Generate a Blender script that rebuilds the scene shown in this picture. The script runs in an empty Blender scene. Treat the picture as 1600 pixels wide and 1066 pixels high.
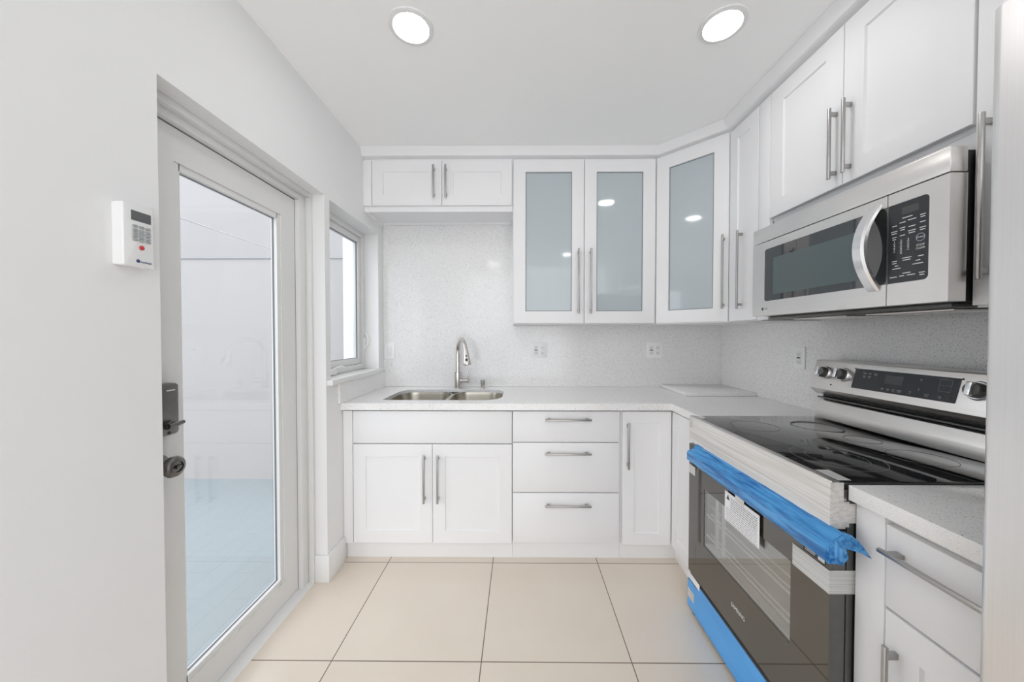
import bpy, bmesh, math, random
from mathutils import Vector, Matrix
random.seed(7)
S = bpy.context.scene
COL = S.collection
R = math.radians

# ------------------------------------------------------------------ camera
cam_d = bpy.data.cameras.new('camera')
cam_d.sensor_width = 36.0
cam_d.lens = 540.0 / 1600.0 * 36.0
cam_d.shift_x = -6.8 / 1600.0
cam_d.clip_start = 0.02
cam = bpy.data.objects.new('camera', cam_d)
cam.location = (0, 0, 1.30)
cam.rotation_euler = (R(90 - 0.95), 0, R(0.45))
COL.objects.link(cam)
S.camera = cam

# ------------------------------------------------------------------ world, sun, exposure
w = bpy.data.worlds.new('overcast_sky')
S.world = w
w.use_nodes = True
bg = w.node_tree.nodes['Background']
bg.inputs['Color'].default_value = (0.95, 0.97, 1.0, 1)
bg.inputs['Strength'].default_value = 2.4
sun_d = bpy.data.lights.new('hazy_sun', 'SUN')
sun_d.energy = 0.9
sun_d.angle = R(70)
sun_d.color = (1.0, 0.98, 0.96)
sun = bpy.data.objects.new('hazy_sun', sun_d)
sun.rotation_euler = Vector((0.10, 0.62, -0.78)).to_track_quat('-Z', 'Y').to_euler()
COL.objects.link(sun)
LAMP = 32.0
S.view_settings.view_transform = 'Standard'
S.view_settings.look = 'None'
S.view_settings.gamma = 1.0
S.view_settings.use_curve_mapping = False
S.view_settings.exposure = 0.25
S.cycles.use_denoising = True
S.cycles.max_bounces = 14
S.cycles.diffuse_bounces = 12
S.cycles.transparent_max_bounces = 16
S.cycles.caustics_reflective = False
S.cycles.caustics_refractive = False

# ------------------------------------------------------------------ materials
def new_mat(name):
    m = bpy.data.materials.new(name)
    m.use_nodes = True
    return m, m.node_tree, m.node_tree.nodes['Principled BSDF']

def plain(name, col, rough=0.5, metal=0.0, ior=None, coat=0.0, alpha=1.0, var=0.0, vscale=40.0, emit=None, estr=0.0, trans=0.0):
    m, nt, p = new_mat(name)
    p.inputs['Base Color'].default_value = (*col, 1)
    p.inputs['Roughness'].default_value = rough
    p.inputs['Metallic'].default_value = metal
    p.inputs['Coat Weight'].default_value = coat
    p.inputs['Alpha'].default_value = alpha
    p.inputs['Transmission Weight'].default_value = trans
    if ior: p.inputs['IOR'].default_value = ior
    if emit:
        p.inputs['Emission Color'].default_value = (*emit, 1)
        p.inputs['Emission Strength'].default_value = estr
    if var:
        tc = nt.nodes.new('ShaderNodeTexCoord')
        n = nt.nodes.new('ShaderNodeTexNoise'); n.inputs['Scale'].default_value = vscale
        n.inputs['Detail'].default_value = 4
        mx = nt.nodes.new('ShaderNodeMix'); mx.data_type = 'RGBA'
        mx.inputs[6].default_value = (*[c * (1 - var) for c in col], 1)
        mx.inputs[7].default_value = (*[min(1, c * (1 + var)) for c in col], 1)
        nt.links.new(tc.outputs['Object'], n.inputs['Vector'])
        nt.links.new(n.outputs['Fac'], mx.inputs[0])
        nt.links.new(mx.outputs[2], p.inputs['Base Color'])
    return m

def plaster(name, col, rough=0.65, bump=0.03, scale=90):
    m = plain(name, col, rough, var=0.012, vscale=3)
    nt = m.node_tree; p = nt.nodes['Principled BSDF']
    tc = nt.nodes.new('ShaderNodeTexCoord')
    n = nt.nodes.new('ShaderNodeTexNoise'); n.inputs['Scale'].default_value = scale
    b = nt.nodes.new('ShaderNodeBump'); b.inputs['Strength'].default_value = bump; b.inputs['Distance'].default_value = 0.01
    nt.links.new(tc.outputs['Object'], n.inputs['Vector'])
    nt.links.new(n.outputs['Fac'], b.inputs['Height'])
    nt.links.new(b.outputs['Normal'], p.inputs['Normal'])
    return m

def brushed(name, col, rough, axis='y', bump=0.04, var=0.05):
    m, nt, p = new_mat(name)
    p.inputs['Metallic'].default_value = 1.0
    p.inputs['Roughness'].default_value = rough
    tc = nt.nodes.new('ShaderNodeTexCoord')
    mp = nt.nodes.new('ShaderNodeMapping')
    sc = {'x': (3, 400, 400), 'y': (400, 3, 400), 'z': (400, 400, 3)}[axis]
    mp.inputs['Scale'].default_value = sc
    n = nt.nodes.new('ShaderNodeTexNoise'); n.inputs['Scale'].default_value = 1.0; n.inputs['Detail'].default_value = 3
    mx = nt.nodes.new('ShaderNodeMix'); mx.data_type = 'RGBA'
    mx.inputs[6].default_value = (*[c * (1 - var) for c in col], 1)
    mx.inputs[7].default_value = (*[min(1, c * (1 + var)) for c in col], 1)
    b = nt.nodes.new('ShaderNodeBump'); b.inputs['Strength'].default_value = bump; b.inputs['Distance'].default_value = 0.002
    nt.links.new(tc.outputs['Object'], mp.inputs['Vector'])
    nt.links.new(mp.outputs['Vector'], n.inputs['Vector'])
    nt.links.new(n.outputs['Fac'], mx.inputs[0])
    nt.links.new(mx.outputs[2], p.inputs['Base Color'])
    nt.links.new(n.outputs['Fac'], b.inputs['Height'])
    nt.links.new(b.outputs['Normal'], p.inputs['Normal'])
    return m

def quartz(name, base, rough=0.14, amount=0.5):
    m, nt, p = new_mat(name)
    p.inputs['Roughness'].default_value = rough
    tc = nt.nodes.new('ShaderNodeTexCoord')
    prev = None
    def layer(prev, scale, thr, pick, col):
        v = nt.nodes.new('ShaderNodeTexVoronoi'); v.inputs['Scale'].default_value = scale
        v.inputs['Randomness'].default_value = 1.0
        nt.links.new(tc.outputs['Object'], v.inputs['Vector'])
        sep = nt.nodes.new('ShaderNodeSeparateColor')
        nt.links.new(v.outputs['Color'], sep.inputs['Color'])
        a = nt.nodes.new('ShaderNodeMath'); a.operation = 'LESS_THAN'
        nt.links.new(v.outputs['Distance'], a.inputs[0]); a.inputs[1].default_value = thr
        c = nt.nodes.new('ShaderNodeMath'); c.operation = 'LESS_THAN'
        nt.links.new(sep.outputs[0], c.inputs[0]); c.inputs[1].default_value = pick
        mul = nt.nodes.new('ShaderNodeMath'); mul.operation = 'MULTIPLY'
        nt.links.new(a.outputs[0], mul.inputs[0]); nt.links.new(c.outputs[0], mul.inputs[1])
        mx = nt.nodes.new('ShaderNodeMix'); mx.data_type = 'RGBA'
        nt.links.new(mul.outputs[0], mx.inputs[0])
        if prev is None: mx.inputs[6].default_value = (*base, 1)
        else: nt.links.new(prev, mx.inputs[6])
        mx.inputs[7].default_value = (*col, 1)
        return mx.outputs[2]
    g = lambda k: tuple(c * k for c in base)
    o = layer(None, 300, 0.40, 0.55 * amount, g(0.80))
    o = layer(o, 430, 0.40, 0.5 * amount, tuple(min(1, c * 1.12) for c in base))
    o = layer(o, 210, 0.33, 0.30 * amount, g(0.62))
    o = layer(o, 120, 0.22, 0.16 * amount, g(0.42))
    nt.links.new(o, p.inputs['Base Color'])
    return m

def tile_floor():
    m, nt, p = new_mat('beige_porcelain_tile')
    geo = nt.nodes.new('ShaderNodeNewGeometry')
    sep = nt.nodes.new('ShaderNodeSeparateXYZ')
    nt.links.new(geo.outputs['Position'], sep.inputs[0])
    def M(op, a, b):
        n = nt.nodes.new('ShaderNodeMath'); n.operation = op
        for i, v in enumerate((a, b)):
            if v is None: continue
            if isinstance(v, (int, float)): n.inputs[i].default_value = v
            else: nt.links.new(v, n.inputs[i])
        return n.outputs[0]
    T, G = 0.598, 0.0042
    def axis(o, off):
        t = M('MODULO', M('ADD', o, 100 * T - off), T)
        d = M('MINIMUM', t, M('SUBTRACT', T, t))
        return M('LESS_THAN', d, G / 2), M('FLOOR', M('DIVIDE', M('ADD', o, 100 * T - off), T), None)
    gx, ix = axis(sep.outputs[0], -0.150)
    gy, iy = axis(sep.outputs[1], 1.353)
    gr = M('MAXIMUM', gx, gy)
    wn = nt.nodes.new('ShaderNodeTexWhiteNoise'); wn.noise_dimensions = '2D'
    cb = nt.nodes.new('ShaderNodeCombineXYZ')
    nt.links.new(ix, cb.inputs[0]); nt.links.new(iy, cb.inputs[1]); nt.links.new(cb.outputs[0], wn.inputs['Vector'])
    ns = nt.nodes.new('ShaderNodeTexNoise'); ns.inputs['Scale'].default_value = 3.2; ns.inputs['Detail'].default_value = 6
    nt.links.new(geo.outputs['Position'], ns.inputs['Vector'])
    f = M('ADD', M('MULTIPLY', wn.outputs['Value'], 0.25), M('MULTIPLY', ns.outputs['Fac'], 0.75))
    mx = nt.nodes.new('ShaderNodeMix'); mx.data_type = 'RGBA'
    mx.inputs[6].default_value = (0.68, 0.60, 0.505, 1)
    mx.inputs[7].default_value = (0.78, 0.70, 0.605, 1)
    nt.links.new(f, mx.inputs[0])
    m2 = nt.nodes.new('ShaderNodeMix'); m2.data_type = 'RGBA'
    nt.links.new(gr, m2.inputs[0]); nt.links.new(mx.outputs[2], m2.inputs[6])
    m2.inputs[7].default_value = (0.17, 0.125, 0.09, 1)
    nt.links.new(m2.outputs[2], p.inputs['Base Color'])
    nt.links.new(M('ADD', M('MULTIPLY', gr, 0.5), 0.16), p.inputs['Roughness'])
    return m

def paver():
    m, nt, p = new_mat('blue_grey_paver')
    tc = nt.nodes.new('ShaderNodeTexCoord')
    mp = nt.nodes.new('ShaderNodeMapping'); mp.inputs['Rotation'].default_value = (0, 0, R(90))
    b = nt.nodes.new('ShaderNodeTexBrick')
    b.inputs['Color1'].default_value = (0.254, 0.288, 0.303, 1)
    b.inputs['Color2'].default_value = (0.260, 0.294, 0.309, 1)
    b.inputs['Mortar'].default_value = (0.236, 0.268, 0.282, 1)
    b.inputs['Scale'].default_value = 1.0
    b.inputs['Mortar Size'].default_value = 0.004
    b.inputs['Brick Width'].default_value = 0.40
    b.inputs['Row Height'].default_value = 0.13
    nt.links.new(tc.outputs['Object'], mp.inputs['Vector'])
    nt.links.new(mp.outputs['Vector'], b.inputs['Vector'])
    nt.links.new(b.outputs['Color'], p.inputs['Base Color'])
    p.inputs['Roughness'].default_value = 0.8
    return m

def thin_glass(name, tint=(1, 1, 1), ior=1.5, rough=0.0, base=0.0):
    m = bpy.data.materials.new(name); m.use_nodes = True
    nt = m.node_tree; nt.nodes.clear()
    out = nt.nodes.new('ShaderNodeOutputMaterial')
    tr = nt.nodes.new('ShaderNodeBsdfTransparent'); tr.inputs['Color'].default_value = (*tint, 1)
    gl = nt.nodes.new('ShaderNodeBsdfGlossy'); gl.inputs['Roughness'].default_value = rough
    fr = nt.nodes.new('ShaderNodeFresnel'); fr.inputs['IOR'].default_value = ior
    geo = nt.nodes.new('ShaderNodeNewGeometry')
    mi = nt.nodes.new('ShaderNodeMixShader')
    # both faces of the pane behave as an outer face
    sw = nt.nodes.new('ShaderNodeMix'); sw.data_type = 'FLOAT'
    sw.inputs[2].default_value = ior; sw.inputs[3].default_value = 1.0 / ior
    nt.links.new(geo.outputs['Backfacing'], sw.inputs[0])
    nt.links.new(sw.outputs[0], fr.inputs['IOR'])
    src = fr.outputs[0]
    if base:
        ad = nt.nodes.new('ShaderNodeMath'); ad.operation = 'ADD'; ad.use_clamp = True
        nt.links.new(src, ad.inputs[0]); ad.inputs[1].default_value = base; src = ad.outputs[0]
    nt.links.new(src, mi.inputs[0])
    nt.links.new(tr.outputs[0], mi.inputs[1]); nt.links.new(gl.outputs[0], mi.inputs[2])
    nt.links.new(mi.outputs[0], out.inputs[0])
    return m

def streaky(name, c0, c1, scale, rough=0.35, alpha=1.0, bump=0.15):
    m, nt, p = new_mat(name)
    tc = nt.nodes.new('ShaderNodeTexCoord')
    mp = nt.nodes.new('ShaderNodeMapping'); mp.inputs['Scale'].default_value = scale
    n = nt.nodes.new('ShaderNodeTexNoise'); n.inputs['Scale'].default_value = 1.0; n.inputs['Detail'].default_value = 5
    cr = nt.nodes.new('ShaderNodeValToRGB')
    cr.color_ramp.elements[0].position = 0.36; cr.color_ramp.elements[0].color = (*c0, 1)
    cr.color_ramp.elements[1].position = 0.60; cr.color_ramp.elements[1].color = (*c1, 1)
    b = nt.nodes.new('ShaderNodeBump'); b.inputs['Strength'].default_value = bump; b.inputs['Distance'].default_value = 0.004
    nt.links.new(tc.outputs['Object'], mp.inputs['Vector']); nt.links.new(mp.outputs['Vector'], n.inputs['Vector'])
    nt.links.new(n.outputs['Fac'], cr.inputs[0]); nt.links.new(cr.outputs[0], p.inputs['Base Color'])
    nt.links.new(n.outputs['Fac'], b.inputs['Height']); nt.links.new(b.outputs['Normal'], p.inputs['Normal'])
    p.inputs['Roughness'].default_value = rough; p.inputs['Alpha'].default_value = alpha
    return m

MAT = dict(
    wall=plaster('white_wall_paint', (0.81, 0.81, 0.81)),
    ceiling=plaster('white_ceiling_paint', (0.93, 0.93, 0.93), 0.7),
    trim=plain('white_trim_paint', (0.79, 0.79, 0.79), 0.35, var=0.01),
    cabinet=plain('white_cabinet_lacquer', (0.83, 0.83, 0.84), 0.5, var=0.006, vscale=6),
    carcass=plain('white_cabinet_carcass', (0.74, 0.74, 0.75), 0.45, var=0.006),
    vinyl=plain('white_painted_aluminium', (0.74, 0.74, 0.73), 0.35, var=0.008),
    gasket=plain('grey_glazing_gasket', (0.18, 0.18, 0.19), 0.6),
    quartz=quartz('speckled_white_quartz', (0.84, 0.835, 0.83), 0.14, 0.5),
    splash=quartz('speckled_grey_white_quartz', (0.82, 0.815, 0.81), 0.10, 0.8),
    floor=tile_floor(),
    steel=brushed('brushed_stainless_steel', (0.83, 0.808, 0.785), 0.30, 'y'),
    steel_v=brushed('brushed_stainless_steel_vertical', (0.84, 0.83, 0.825), 0.34, 'z'),
    sink=brushed('satin_sink_steel', (0.50, 0.47, 0.41), 0.28, 'x', 0.03),
    nickel=plain('brushed_nickel', (0.44, 0.43, 0.42), 0.36, 1.0, var=0.03, vscale=120),
    chrome=plain('polished_silver', (0.86, 0.86, 0.88), 0.22, 1.0, var=0.01),
    faucet=plain('satin_nickel_faucet', (0.66, 0.63, 0.60), 0.22, 1.0, var=0.02),
    pewter=plain('dark_pewter', (0.17, 0.165, 0.155), 0.30, 1.0, var=0.1, vscale=60),
    black_glass=plain('black_glass', (0.012, 0.012, 0.013), 0.04, ior=2.2),
    oven_glass=plain('smoked_oven_glass', (0.036, 0.029, 0.018), 0.03, ior=2.1),
    panel=plain('charcoal_control_panel', (0.035, 0.037, 0.042), 0.18, var=0.05),
    grid=plain('microwave_screen', (0.10, 0.13, 0.135), 0.10, var=0.05, vscale=200),
    lcd=plain('dim_display', (0.075, 0.078, 0.080), 0.12, var=0.05),
    dark=plain('black_enamel', (0.02, 0.02, 0.02), 0.35, var=0.1),
    dark_grey=plain('dark_grey_metal', (0.13, 0.13, 0.125), 0.4, 0.4, var=0.1),
    enamel=plain('grey_oven_enamel', (0.30, 0.305, 0.29), 0.4, var=0.015, vscale=4),
    frosted=plain('frosted_blue_grey_glass', (0.47, 0.525, 0.555), 0.06, ior=1.55, var=0.02, vscale=3),
    glass=thin_glass('clear_door_glass', (0.97, 0.985, 1.0)),
    oven_pane=thin_glass('clear_oven_pane', (0.95, 0.96, 0.95), 1.6, 0.0, 0.22),
    plastic=plain('white_plastic', (0.80, 0.80, 0.80), 0.35, var=0.01),
    plastic2=plain('bright_white_plastic', (0.86, 0.86, 0.86), 0.3, var=0.01),
    grey_key=plain('grey_rubber_key', (0.36, 0.38, 0.385), 0.5, var=0.05),
    screen=plain('dark_grey_lcd', (0.11, 0.115, 0.118), 0.25, var=0.2, vscale=500),
    red=plain('red_button_plastic', (0.55, 0.05, 0.05), 0.35, var=0.05),
    navy=plain('navy_print', (0.03, 0.07, 0.16), 0.5),
    slot=plain('dark_socket_slot', (0.03, 0.03, 0.03), 0.6),
    print_white=plain('white_print', (0.72, 0.72, 0.72), 0.5),
    print_dim=plain('grey_print', (0.24, 0.25, 0.25), 0.5),
    print_ring=plain('blue_grey_print', (0.33, 0.42, 0.52), 0.5),
    print_black=plain('black_print', (0.08, 0.08, 0.08), 0.6),
    paper=plain('white_paper', (0.82, 0.82, 0.84), 0.6, var=0.02),
    film=streaky('blue_protective_film', (0.012, 0.15, 0.46), (0.09, 0.40, 0.82), (90, 6, 90), 0.14, 0.82, 0.5),
    film_flat=streaky('blue_drawer_film', (0.058, 0.32, 0.76), (0.085, 0.39, 0.86), (6, 1.2, 6), 0.25, 1.0, 0.04),
    tape=streaky('clear_packing_tape', (0.60, 0.57, 0.53), (0.74, 0.725, 0.70), (60, 2.5, 130), 0.28, 1.0, 0.10),
    strap=streaky('white_filament_tape', (0.42, 0.42, 0.41), (0.66, 0.66, 0.65), (3, 3, 420), 0.4, 1.0, 0.1),
    sill=quartz('speckled_white_sill', (0.78, 0.78, 0.77), 0.2, 0.4),
    lamp=plain('lit_diffuser', (0.9, 0.9, 0.9), 0.4, emit=(1.0, 0.99, 0.985), estr=LAMP),
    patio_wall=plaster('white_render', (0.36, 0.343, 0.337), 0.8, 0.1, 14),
    house_wall=plaster('skylit_white_render', (0.66, 0.66, 0.67), 0.8, 0.05, 14),  # whiter base colour stands in for stronger skylight on this wall
    sky_cover=plaster('sky_cover_render', (0.33, 0.315, 0.315), 0.8, 0.05, 9),
    cap=plain('grey_wall_cap', (0.28, 0.29, 0.30), 0.7, var=0.2, vscale=9),
    cable=plain('grey_cable', (0.42, 0.43, 0.45), 0.6),
    paver=paver(),
)

# ------------------------------------------------------------------ mesh helpers
class MB:
    def __init__(s): s.bm = bmesh.new()
    def _merge(s, t):
        me = bpy.data.meshes.new('tmp'); t.to_mesh(me); t.free()
        s.bm.from_mesh(me); bpy.data.meshes.remove(me); return s
    def box(s, x0, x1, y0, y1, z0, z1, bev=0.0, seg=2):
        t = bmesh.new(); bmesh.ops.create_cube(t, size=1.0)
        for v in t.verts:
            v.co = Vector(((x0 + x1) / 2 + v.co.x * (x1 - x0), (y0 + y1) / 2 + v.co.y * (y1 - y0), (z0 + z1) / 2 + v.co.z * (z1 - z0)))
        if bev:
            bmesh.ops.bevel(t, geom=t.edges[:], offset=bev, segments=seg, profile=0.5, affect='EDGES')
        return s._merge(t)
    def loft(s, rings, closed=True, cap=True):
        """rings of equal length; closed: each ring is a loop"""
        t = bmesh.new()
        vs = [[t.verts.new(p) for p in r] for r in rings]
        n = len(rings[0])
        for a, b in zip(vs[:-1], vs[1:]):
            for i in range(n if closed else n - 1):
                j = (i + 1) % n
                t.faces.new((a[i], a[j], b[j], b[i]))
        if cap and closed:
            t.faces.new(list(reversed(vs[0]))); t.faces.new(vs[-1])
        bmesh.ops.recalc_face_normals(t, faces=t.faces[:])
        return s._merge(t)
    def prism(s, pts, axis, a0, a1, bev=0.0):
        def P(p, a):
            return {'x': (a, p[0], p[1]), 'y': (p[0], a, p[1]), 'z': (p[0], p[1], a)}[axis]
        t = bmesh.new()
        v0 = [t.verts.new(P(p, a0)) for p in pts]; v1 = [t.verts.new(P(p, a1)) for p in pts]
        n = len(pts)
        for i in range(n):
            j = (i + 1) % n
            t.faces.new((v0[i], v0[j], v1[j], v1[i]))
        t.faces.new(v0[::-1]); t.faces.new(v1)
        bmesh.ops.recalc_face_normals(t, faces=t.faces[:])
        if bev: bmesh.ops.bevel(t, geom=t.edges[:], offset=bev, segments=2, profile=0.5, affect='EDGES')
        return s._merge(t)
    def cyl(s, p0, p1, r0, r1=None, n=28):
        p0, p1 = Vector(p0), Vector(p1); r1 = r0 if r1 is None else r1
        d = (p1 - p0).normalized()
        u = d.orthogonal().normalized(); v = d.cross(u)
        ring = lambda c, r: [c + (u * math.cos(2 * math.pi * i / n) + v * math.sin(2 * math.pi * i / n)) * r for i in range(n)]
        return s.loft([ring(p0, r0), ring(p1, r1)])
    def lathe(s, prof, c, d, n=32):
        """prof: (distance along d, radius)"""
        c, d = Vector(c), Vector(d).normalized()
        u = d.orthogonal().normalized(); v = d.cross(u)
        return s.loft([[c + d * h + (u * math.cos(2 * math.pi * i / n) + v * math.sin(2 * math.pi * i / n)) * max(r, 1e-4) for i in range(n)] for h, r in prof])
    def tube(s, pts, r, n=14, rr=None):
        pts = [Vector(p) for p in pts]
        rings = []; u = None
        for i, p in enumerate(pts):
            d = (pts[min(i + 1, len(pts) - 1)] - pts[max(i - 1, 0)]).normalized()
            if u is None: u = d.orthogonal().normalized()
            u = (u - d * u.dot(d)).normalized(); v = d.cross(u)
            k = rr[i] if rr else r
            rings.append([p + (u * math.cos(2 * math.pi * j / n) + v * math.sin(2 * math.pi * j / n)) * k for j in range(n)])
        return s.loft(rings)
    def quad(s, a, b, c, d):
        t = bmesh.new(); t.faces.new([t.verts.new(p) for p in (a, b, c, d)]); return s._merge(t)
    def mesh(s, me, M=None):
        t = bmesh.new(); t.from_mesh(me)
        if M: t.transform(M)
        return s._merge(t)
    def build(s, name, mat, parent=None, local=False, M=None):
        if M: s.bm.transform(M)
        if parent is not None and not local:
            p = parent
            while p.parent: p = p.parent
            s.bm.transform(ROOT[p.name].inverted())
        me = bpy.data.meshes.new(name); s.bm.to_mesh(me); s.bm.free()
        me.polygons.foreach_set('use_smooth', [True] * len(me.polygons))
        me.set_sharp_from_angle(angle=R(32))
        me.materials.append(MAT[mat])
        o = bpy.data.objects.new(name, me); COL.objects.link(o)
        if parent is not None: o.parent = parent
        else: ROOT[o.name] = Matrix.Identity(4)
        return o

ROOT = {}
def tag(o, label=None, cat=None, group=None, kind=None):
    if label: o['label'] = label
    if cat: o['category'] = cat
    if group: o['group'] = group
    if kind: o['kind'] = kind
    return o
def thing(name, label, cat, loc=(0, 0, 0), rz=0.0, group=None, kind=None):
    o = bpy.data.objects.new(name, None); o.empty_display_size = 0.1
    COL.objects.link(o); o.location = loc; o.rotation_euler = (0, 0, rz)
    ROOT[o.name] = Matrix.Translation(loc) @ Matrix.Rotation(rz, 4, 'Z')
    return tag(o, label, cat, group, kind)
def struct(o, label=None): return tag(o, label, None, None, 'structure')

_txt = {}
def text_mesh(t):
    if t not in _txt:
        c = bpy.data.curves.new('txt', 'FONT'); c.body = t; c.size = 1.0; c.align_x = 'CENTER'; c.align_y = 'CENTER'
        c.resolution_u = 3; c.extrude = 0.02
        o = bpy.data.objects.new('txt', c)
        COL.objects.link(o); bpy.context.view_layer.update()
        dg = bpy.context.evaluated_depsgraph_get()
        _txt[t] = bpy.data.meshes.new_from_object(o.evaluated_get(dg))
        bpy.data.objects.remove(o)
    return _txt[t]
def frame(o, ux, uy):
    """matrix with local x along ux, y along uy, at o"""
    ux, uy = Vector(ux).normalized(), Vector(uy).normalized(); uz = ux.cross(uy)
    M = Matrix((ux, uy, uz)).transposed().to_4x4(); M.translation = Vector(o); return M
def put_text(mb, t, M, size, sx=1.0):
    mb.mesh(text_mesh(t), M @ Matrix.Diagonal((size * sx, size, 0.01, 1)))
def put_bar(mb, M, x, y, w, h, t=0.0006):
    b = MB(); b.box(x - w / 2, x + w / 2, y - h / 2, y + h / 2, 0, t); b.bm.transform(M)
    me = bpy.data.meshes.new('t'); b.bm.to_mesh(me); b.bm.free(); mb.mesh(me); bpy.data.meshes.remove(me)

def rrect(x0, x1, y0, y1, r, n=8):
    pts = []
    rs = r if isinstance(r, (tuple, list)) else (r,) * 4     # corners: x1y0, x1y1, x0y1, x0y0
    for (cx, cy, a0), q in zip(((x1, y0, -90), (x1, y1, 0), (x0, y1, 90), (x0, y0, 180)), rs):
        for i in range(n + 1):
            a = R(a0 + 90 * i / n)
            ox = cx + (-q if cx == x1 else q); oy = cy + (q if cy == y0 else -q)
            pts.append((ox + q * math.cos(a), oy + q * math.sin(a)))
    return pts

def plate_with_holes(outer, holes, z0, z1):
    """flat slab outlined by 2-D loops, holes cut through, as a mesh"""
    c = bpy.data.curves.new('plate', 'CURVE'); c.dimensions = '2D'; c.fill_mode = 'BOTH'; c.extrude = (z1 - z0) / 2
    for loop in [outer] + holes:
        sp = c.splines.new('POLY'); sp.points.add(len(loop) - 1); sp.use_cyclic_u = True
        for p, q in zip(sp.points, loop): p.co = (q[0], q[1], 0, 1)
    o = bpy.data.objects.new('plate', c); COL.objects.link(o); bpy.context.view_layer.update()
    me = bpy.data.meshes.new_from_object(o.evaluated_get(bpy.context.evaluated_depsgraph_get()))
    bpy.data.objects.remove(o)
    for v in me.vertices: v.co.z += (z0 + z1) / 2
    return me

# ------------------------------------------------------------------ cabinet pieces (local: x right, -y to the viewer, z up)
def shaker(w0, w1, z0, z1, t=0.02, stile=0.072, rec=0.008, hole=False):
    """door slab, face at y=-t, back at y=0"""
    mb = MB(); b = 0.0015
    t_ = bmesh.new()
    def ring(i, y): return [t_.verts.new(p) for p in ((w0 + i, y, z0 + i), (w1 - i, y, z0 + i), (w1 - i, y, z1 - i), (w0 + i, y, z1 - i))]
    rings = [ring(0, 0), ring(0, -t + b), ring(b, -t), ring(stile - 0.001, -t), ring(stile + 0.001, -t + rec * 0.8), ring(stile + 0.0025, -t + rec)]
    if hole: rings = rings[:-1] + [ring(stile + 0.001, 0)]
    for a, c in zip(rings[:-1], rings[1:]):
        for i in range(4):
            j = (i + 1) % 4; t_.faces.new((a[i], a[j], c[j], c[i]))
    if hole:
        a, c = rings[-1], rings[0]
        for i in range(4):
            j = (i + 1) % 4; t_.faces.new((a[i], a[j], c[j], c[i]))
    else:
        t_.faces.new(rings[-1]); t_.faces.new(rings[0][::-1])
    bmesh.ops.recalc_face_normals(t_, faces=t_.faces[:])
    mb._merge(t_); return mb

def handle(parent, x, z, L, vertical=True, yf=-0.02):
    mb = MB(); h = 0.032
    yb = yf - h
    e = L / 2; pi = 0.022
    if vertical:
        mb.prism([(x - 0.0055, yb + 0.009), (x + 0.0055, yb + 0.009), (x + 0.0055, yb + 0.003), (x + 0.003, yb), (x - 0.003, yb), (x - 0.0055, yb + 0.003)], 'z', z - e, z + e, 0.0012)
        for s in (-1, 1):
            mb.box(x - 0.005, x + 0.005, yb + 0.008, yf, z + s * (e - pi) - 0.007, z + s * (e - pi) + 0.007, 0.001)
    else:
        mb.prism([(yb + 0.009, z - 0.0055), (yb + 0.009, z + 0.0055), (yb + 0.003, z + 0.0055), (yb, z + 0.003), (yb, z - 0.003), (yb + 0.003, z - 0.0055)], 'x', x - e, x + e, 0.0012)
        for s in (-1, 1):
            mb.box(x + s * (e - pi) - 0.009, x + s * (e - pi) + 0.009, yb + 0.008, yf, z - 0.005, z + 0.005, 0.001)
    return mb.build('handle', 'nickel', parent, True)

def door(root, w0, w1, z0, z1, hx=None, hz=None, hl=0.27, glass=False, stile=0.072):
    d = shaker(w0, w1, z0, z1, stile=stile, hole=glass).build('door', 'cabinet', root, True)
    if glass:
        MB().box(w0 + stile - 0.004, w1 - stile + 0.004, -0.010, -0.004, z0 + stile - 0.004, z1 - stile + 0.004).build('glass_pane', 'frosted', d, True)
        g = MB(); i = stile + 0.0012; a0, a1, c0, c1 = w0 + i, w1 - i, z0 + i, z1 - i
        for q in ((a0, a0 + 0.003, c0, c1), (a1 - 0.003, a1, c0, c1), (a0, a1, c0, c0 + 0.003), (a0, a1, c1 - 0.003, c1)):
            g.box(q[0], q[1], -0.0125, -0.0101, q[2], q[3])
        g.build('gasket', 'gasket', d, True)
    if hx is not None: handle(d, hx, hz, hl)
    return d
def drawer(root, w0, w1, z0, z1, hx=None, hz=None, hl=0.26):
    d = MB().box(w0, w1, -0.02, 0, z0, z1, 0.0015).build('drawer', 'cabinet', root, True)
    if hx is not None: handle(d, hx, hz, hl, False)
    return d

# ================================================================== SETTING
XL, XR, YB, ZC, YF = -1.010, 1.510, 2.580, 2.500, -1.6
struct(MB().box(XL, XR + 0.2, YF, YB + 0.2, -0.10, 0.0).box(XL - 0.14, XL, 0.967, 1.797, -0.10, 0.0).build('floor', 'floor'))
struct(MB().box(XL - 0.2, XR + 0.2, YF, YB + 0.2, ZC, ZC + 0.15).build('ceiling', 'ceiling'))
struct(MB().box(XL - 0.2, XR + 0.2, YB, YB + 0.2, -0.10, ZC).build('wall_back', 'wall'))
struct(MB().box(XR, XR + 0.2, YF, YB, 0.0, ZC).build('wall_right', 'wall'))
DY0, DY1, DZ = 0.967, 1.797, 2.030         # door opening
WY0, WY1, WZ0, WZ1 = 1.843, 2.478, 1.035, 2.022
wl = MB()
wl.box(XL - 0.2, XL, YF, DY0, -0.1, ZC)
wl.box(XL - 0.2, XL, DY0, DY1, DZ, ZC)
wl.box(XL - 0.2, XL, DY1, WY0, -0.1, ZC)
wl.box(XL - 0.2, XL, WY0, WY1, -0.1, WZ0)
wl.box(XL - 0.2, XL, WY0, WY1, WZ1, ZC)
wl.box(XL - 0.2, XL, WY1, YB, -0.1, ZC)
struct(wl.build('wall_left', 'wall'))
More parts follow.
